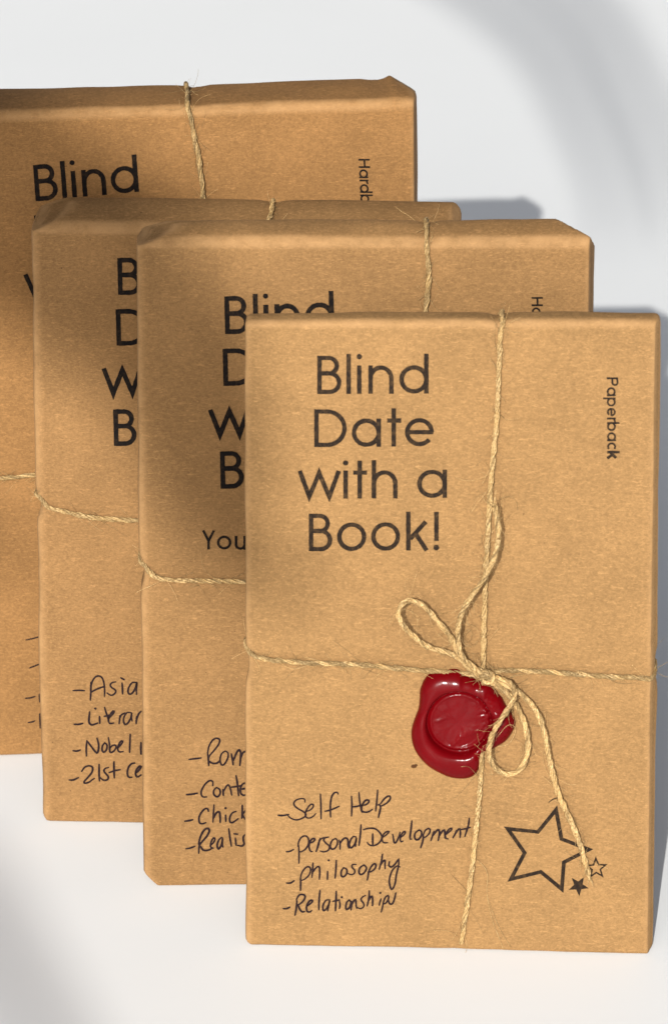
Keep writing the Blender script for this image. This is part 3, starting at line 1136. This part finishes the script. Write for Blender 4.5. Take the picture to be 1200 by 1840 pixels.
HAND_H = [[(118, 124), (150, 117), (182, 108)], [(134, 250), (160, 240), (184, 230)], [(116, 386), (138, 384), (160, 377)], [(178, 368), (180, 402)],
          [(128, 496), (144, 493), (158, 488)], [(180, 455), (182, 520)]]
ink = Ink(BK[1]['bvh'])
for S, ox, oy, sc in ((HAND_A, 490, 1400, 5.217), (HAND_B, 500, 1460, 6.316), (HAND_C, 670, 1450, 6.316), (HAND_D, 500, 1530, 5.217), (HAND_E, 500, 1580, 5.217)):
    px_ink(ink, FR[1], S, 3.5 * PXM, ox=ox, oy=oy, sc=sc)
ink.build('handwritten_list', INK_PEN, BK[1]['e'])
for b, S, ox, oy, sc in ((3, HAND_F, 110, 1200, 7.5), (2, HAND_G, 320, 1310, 7.669), (4, HAND_H, 0, 1100, 2.5)):
    ink = Ink(BK[b]['bvh'])
    px_ink(ink, FR[b], S, (3.2 if b == 4 else 3.9) * PXM, ox=ox, oy=oy, sc=sc)
    ink.build('handwritten_list', INK_PEN, BK[b]['e'])
ink = Ink(BK[1]['bvh'])
ink.dot(FR[1].uv(743, 1376), 5.2 * PXM, 0.72)
ink.dot(FR[1].uv(747, 1374), 3.0 * PXM, 0.8)
ink.build('paper_fleck', ink_mat('dark_fibre_fleck', (0.06, 0.025, 0.01), 0.3, 1.0), BK[1]['e'])

# ------------------------------------------------------------------ twine round each book
for b in (1, 2, 3, 4):
    K = BK[b]
    for path in (vertical_loop(FR[b], K['bvh'], THICK[b], VERT[b], K['dims'], QUAD[b]),
                 horizontal_loop(FR[b], K['bvh'], THICK[b], HORI[b], QUAD[b], ends=(True, True))):
        if not K.get('bridged'):                # the upright run is pulled tight and bridges the slack paper
            K['bridged'] = True
            for p in path:
                if p.y < 0.003:
                    p.y -= 0.0011 * max(0.0, min(1.0, (p.z - 0.004) / 0.02, (K['dims'][1] - 0.003 - p.z) / 0.02))
        if b == 1:                              # the wax was poured over the twine: it lies buried there
            za, zb = FR[1].uv(868, 1222).y, FR[1].uv(865, 1350).y
            for p in path:
                if abs(p.x - FR[1].uv(866, 1290).x) < 0.006 and p.y < 0.004:
                    k = min(1.0, max(0.0, (za - p.z) / 0.003)) * min(1.0, max(0.0, (p.z - zb) / 0.002))
                    p.y += 0.0036 * k
        V, F = TV(), []
        twine_mesh(V, F, path, dia=0.00185, fuzz=2.2, bvh=K['bvh'])
        mesh_obj('twine', V, F, MT_TWINE, K['e'])

# ------------------------------------------------------------------ bow on the nearest book
fr, K = FR[1], BK[1]


EYE_L = FR[1].M.inverted() @ EYE


def lay(pts, sc=3.0, ox=680, oy=880):
    """pts: (x, y, stand-off in mm) in the enlarged crop -> local 3-D path above the paper"""
    P = []
    for x, y, h in pts:
        u = fr.uv(ox + x / sc, oy + y / sc)
        hit = K['bvh'].ray_cast(Vector((u.x, -0.03, u.y)), Vector((0, 1, 0)))
        yy = hit[0].y if hit[0] else 0
        q = Vector((u.x, yy, u.y))
        e = (EYE_L - q)
        P.append(q - e * (h / 1000 / e.y))
    return smooth_path(resample(crom(P, 10), 0.001), 2)


bow = bpy.data.objects.new('twine_bow', None)
COL.objects.link(bow)
bow.parent = K['e']
LOOPS = [
    ('bow_loop', [(585, 1008, 3), (520, 985, 4), (440, 915, 5), (390, 880, 5.5), (270, 848, 7.5), (170, 772, 10), (106, 685, 12.5), (126, 612, 12), (180, 595, 10.5),
                  (250, 632, 8), (330, 722, 6), (395, 802, 5.5), (432, 880, 6), (500, 950, 5.5), (575, 1003, 4.6)], (0, 0)),
    ('bow_loop', [(585, 1020, 3), (640, 1015, 5), (705, 1035, 7), (735, 1080, 9), (722, 1135, 11), (690, 1190, 13), (640, 1262, 13.5), (605, 1335, 12.5), (592, 1410, 10.5),
                  (612, 1480, 8), (660, 1523, 6), (720, 1530, 5.5), (775, 1488, 5.5), (802, 1410, 5.5), (800, 1320, 5.5), (776, 1230, 5.5), (742, 1160, 5), (695, 1095, 4.5), (640, 1055, 4), (590, 1025, 3)], (0, 0)),
    ('bow_tail', [(580, 1000, 4), (500, 945, 6), (445, 890, 8), (428, 810, 9.5), (430, 725, 11), (452, 650, 12.5), (500, 570, 13.5), (560, 490, 13.5), (608, 400, 12.5), (640, 300, 11.5),
                  (645, 215, 11), (632, 140, 11.5), (622, 88, 13)], (0, 9)),
    ('bow_tail', [(590, 1022, 4), (650, 1040, 5.5), (720, 1068, 5.5), (760, 1090, 5), (812, 1140, 5), (862, 1212, 6), (890, 1300, 6.5), (910, 1400, 6.5), (930, 1500, 5.5), (962, 1622, 4.0),
                  (1018, 1750, 3.4), (1070, 1868, 2.8), (1104, 1980, 2), (1130, 2072, 1.5)], (0, 8))]
for name, pts, fray in LOOPS:
    V, F = TV(), []
    twine_mesh(V, F, lay(pts), dia=0.0020, fray=fray, fuzz=3.0, bvh=K['bvh'])
    mesh_obj(name, V, F, MT_TWINE, bow)
V, F = TV(), []
knot = [(545, 985, 2.0), (590, 975, 4.6), (618, 1000, 5.6), (600, 1035, 5.2), (560, 1030, 4.0), (552, 1000, 4.8), (590, 992, 6.0), (622, 1020, 4.0), (610, 1040, 2.0)]
twine_mesh(V, F, lay(knot), dia=0.0020, fuzz=2.5, bvh=K['bvh'])
mesh_obj('bow_knot', V, F, MT_TWINE, bow)
# loose fibres torn from the twine
for P in ([(165, 490, .3), (205, 525, 1.2), (228, 575, 1.0), (222, 650, .4), (230, 730, .3), (262, 850, .6), (295, 930, .4), (311, 982, .3)],
          [(228, 700, .3), (262, 800, .5), (310, 900, .4), (352, 965, .3)]):
    Q = lay(P, 3.0, 800, 1380)
    V, F = TV(), []
    tube(V, F, Q, 0.00009, 4)
    mesh_obj('loose_fibre', V, F, MT_TWINE, bow)
for P in ([(640, 60, 1.0), (700, 30, 1.5), (742, 60, .8), (748, 110, .3)], [(445, 800, 3), (480, 740, 3.5), (505, 770, 2.5), (480, 830, 2), (455, 790, 2.6), (500, 750, 2)],
          [(470, 720, 3), (520, 735, 3), (545, 790, 2), (500, 850, 1.5), (460, 830, 2)], [(130, 640, 3), (190, 660, 2), (230, 700, 1), (190, 690, .8), (180, 640, 1)],
          [(640, 1330, 5), (700, 1260, 5), (740, 1290, 3), (700, 1370, 3.2), (640, 1380, 4)], [(690, 1200, 6.5), (720, 1290, 4), (735, 1230, 3)]):
    V, F = TV(), []
    tube(V, F, lay(P), 0.00006, 4)
    mesh_obj('loose_fibre', V, F, MT_TWINE, bow)

# ------------------------------------------------------------------ wax seal
OUT = [(200, 262), (250, 203), (330, 172), (390, 168), (470, 155), (530, 165), (562, 200), (640, 225), (700, 256), (790, 265), (850, 340), (910, 410), (940, 470), (1000, 560), (1030, 625),
       (1010, 700), (950, 790), (860, 850), (800, 880), (748, 892), (728, 930), (715, 1000), (690, 1070), (640, 1120), (560, 1140), (450, 1130), (350, 1090), (250, 1030), (170, 950), (115, 860),
       (94, 770), (96, 690), (122, 600), (156, 510), (166, 430), (172, 340)]
OUTL = [fr.uv(720 + x / 5, 1170 + y / 5) for x, y in OUT]
CEN = fr.uv(720 + 522 / 5, 1170 + 622 / 5)
RD = (fr.uv(720 + 805 / 5, 1294) - fr.uv(720 + 235 / 5, 1294)).length / 2
sm = [v.to_2d() if hasattr(v, 'to_2d') else v for v in crom([(p.x, p.y) for p in OUTL] + [(OUTL[0].x, OUTL[0].y)], 6)]


def rout(th):
    d = Vector((math.cos(th), math.sin(th)))
    best = 0.0
    for a, b in zip(sm, sm[1:]):
        a2, e = a - CEN, b - a
        den = d.x * e.y - d.y * e.x
        if abs(den) < 1e-12:
            continue
        t = (a2.x * e.y - a2.y * e.x) / den
        s = (a2.x * d.y - a2.y * d.x) / den
        if -1e-4 <= s <= 1.0001 and t > best:
            best = t
    return best


NA = 260
srad = [0.0, .12, .24, .36, .46, .55, .63, .70, .76, .81, .85, .88, .91, .935, .955, .97, .985, 1.0]
ring = [.03, .06, .10, .15, .21, .28, .36, .45, .54, .63, .71, .78, .84, .89, .93, .96, .985, 1.0]
V, F = [], []
ros = [rout(2 * math.pi * i / NA) for i in range(NA)]


def wax_h(x, z, rr, ro, th):
    """height of the wax over the paper, metres; rr = radius from the stamp's centre"""
    q = rr / RD
    if q <= 1:
        h = 0.00095
        if q > 0.93:
            h -= 0.0006 * (q - 0.93) / 0.07          # outer groove
        if 0.845 < q < 0.92:
            h += 0.00022 * math.sin(math.pi * (q - 0.845) / 0.075)   # raised thin ring
        # stamped relief: a wedge that sits lower at the lower right, a few blurred ridges
        dx, dz = (x - CEN.x) / RD, (z - CEN.y) / RD
        e = dz + 0.25 - 0.75 * (dx - 0.1)
        wedge = 1 / (1 + math.exp((e + 0.55) * 26))
        if q < 0.83 and dx > -0.35:
            h -= 0.00038 * wedge
        for (ax, az, bx, bz, am, wd) in ((-0.72, -0.02, -0.3, 0.2, .00020, .04), (-0.05, -0.62, 0.5, -0.12, .00020, .045), (0.15, -0.3, 0.42, -0.26, .00014, .05), (-.5, .35, -.1, .6, .0001, .08), (-.2, -.78, .05, -.5, .00018, .05), (.05, -.5, .62, -.28, .00022, .05)):
            vx, vz = bx - ax, bz - az
            t = min(max(((dx - ax) * vx + (dz - az) * vz) / (vx * vx + vz * vz), 0), 1)
            d = math.hypot(dx - ax - vx * t, dz - az - vz * t)
            h += 1.7 * am * math.exp(-(d / wd) ** 2)
        h += 0.00020 * noise.noise(Vector((x, 0, z)) * 240) + 0.00007 * noise.noise(Vector((x, 2, z)) * 700)
    else:
        t = (rr - RD) / max(1e-6, ro - RD)
        w = (ro - RD)
        bulge = min(0.0038, 0.0019 + w * 0.28)
        prof = math.sqrt(max(0.0, 1 - t ** 2.6))
        wall = 1 - math.exp(-t * 11.0)
        h = 0.00055 * prof + bulge * prof * wall * 0.92
        h += 0.00035 * prof * noise.noise(Vector((x, 0, z)) * 190)
    # rough, torn wax where the twine was pressed in, upper right
    a = math.degrees(th)
    a = (a + 180) % 360 - 180
    k = math.exp(-((a - 12) / 42) ** 2) * min(1.0, max(0.0, (q - 0.62) / 0.2))
    if q > 1:
        k *= max(0.0, 1 - (rr - RD) / max(1e-6, ro - RD)) ** 0.5
    h += k * (0.00075 * abs(noise.noise(Vector((x, 5, z)) * 520)) + 0.0004 * noise.noise(Vector((x, 1, z)) * 900))
    return max(h, 0.00004)


for i in range(NA):
    th = 2 * math.pi * i / NA
    ro = ros[i]
    for s in srad[1:]:
        rr = s * RD
        x, z = CEN.x + rr * math.cos(th), CEN.y + rr * math.sin(th)
        V.append((x, z, wax_h(x, z, rr, ro, th)))
    for s in ring:
        rr = RD + s * (ro - RD)
        x, z = CEN.x + rr * math.cos(th), CEN.y + rr * math.sin(th)
        V.append((x, z, wax_h(x, z, rr, ro, th) if s < 1 else 0.0))
cnt = len(srad) - 1 + len(ring)
V.append((CEN.x, CEN.y, wax_h(CEN.x, CEN.y, 0, 1, 0)))
ci = len(V) - 1
for i in range(NA):
    j = (i + 1) % NA
    F.append((ci, i * cnt, j * cnt))
    for k in range(cnt - 1):
        F.append((i * cnt + k, i * cnt + k + 1, j * cnt + k + 1, j * cnt + k))
V3 = []
for x, z, h in V:
    hit = K['bvh'].ray_cast(Vector((x, -0.03, z)), Vector((0, 1, 0)))
    V3.append(Vector((x, hit[0].y - h + 0.00002, z)))
mesh_obj('wax_seal', V3, F, MT_WAX, K['e'])

# ------------------------------------------------------------------ unseen plant added behind the camera to cast the soft shade
S_AX = Vector((math.cos(SUN_AZ), -math.sin(SUN_AZ), 0))
T_AX = S_AX.cross(LIGHT)
if T_AX.z < 0:
    T_AX = -T_AX
DIST = 4.0


def shade(s, t, d=0.0):
    return S_AX * (s / 100) + T_AX * (t / 100) - LIGHT * (DIST + d)


plant = bpy.data.objects.new('added_shade_plant', None)
COL.objects.link(plant)
base = shade(-52, 0)
plant.location = (base.x, base.y, 0)
tag(plant, 'unseen green plant added behind the camera to shade the books', 'plant')
SHADE_LEAVES = [  # outlines shaped to the shade bands wanted on books and table
    ([(-52, 18), (-40, 25), (-28, 27), (-21, 25.4), (-16.8, 23.2), (-13.5, 21.4), (-10.2, 18.8), (-8.5, 15.8), (-7.9, 13.4), (-6.8, 12.0), (-5.2, 11.5), (-3.6, 11.3)], [.3, 2.6, 3.3, 3.9, 3.9, 3.4, 2.9, 2.4, 2.0, 1.1, .6, .1]),
    ([(-52, 34), (-36, 44), (-22, 45), (-13, 42), (-6.4, 37.6), (-3, 33), (-0.8, 29), (0.2, 26)], [.3, 0.5, 0.6, 0.7, 0.75, 0.6, 0.4, .1]),
    ([(-52, 34), (-36, 47), (-22, 48), (-11.5, 44.6), (-4.4, 39.8), (-0.8, 34.6), (1.6, 30), (2.8, 26.5)], [.3, 0.5, 0.6, 0.7, 0.75, 0.6, 0.4, .1]),
    ([(-52, -2), (-36, 2.6), (-24, 3.2), (-17, 1.0), (-12.5, -2.4), (-9, -5.6), (-7, -9)], [.3, 0.8, 0.85, 0.85, 0.75, 0.6, .2]),
    ([(-52, 8), (-38, 14), (-26, 13.8), (-19, 12.4), (-16, 11.6)], [.3, 1.1, 1.2, 0.9, .2])]
for n, (pts, hw) in enumerate(SHADE_LEAVES):
    C = crom([(s, t, 0) for s, t in pts], 8)
    Wd = crom([(h, 0) for h in hw], 8)
    V, F = [], []
    m = len(C)
    for i in range(m):
        a = C[max(0, i - 1)]
        b = C[min(m - 1, i + 1)]
        d = Vector((b.x - a.x, b.y - a.y)).normalized()
        nn = Vector((-d.y, d.x))
        h = max(0.05, Wd[i].x) * (1 + 0.06 * noise.noise(Vector((i * 0.7, n, 0))))
        dep = 0.10 * math.sin(math.pi * i / m) + 0.03 * n
        for side, fold in ((1, .012), (0, 0), (-1, .012)):
            p = shade(C[i].x + nn.x * h * side, C[i].y + nn.y * h * side, dep + fold) - plant.location
            V += [p, p - LIGHT * 0.0008]
    for i in range(m - 1):
        for k in (0, 1):
            o0, o1 = i * 6 + k * 2, (i + 1) * 6 + k * 2
            F += [(o0, o0 + 2, o1 + 2, o1), (o0 + 1, o1 + 1, o1 + 3, o0 + 3)]
    mesh_obj('shade_leaf', V, F, MT_LEAF, plant)
V, F = [], []
tube(V, F, [Vector((0, 0, z)) for z in (0, .3, .7, 1.1, 1.4, shade(-52, 36).z)], [0.016, .015, .013, .011, .008, .004], 10)
mesh_obj('stem', V, F, MT_LEAF, plant)
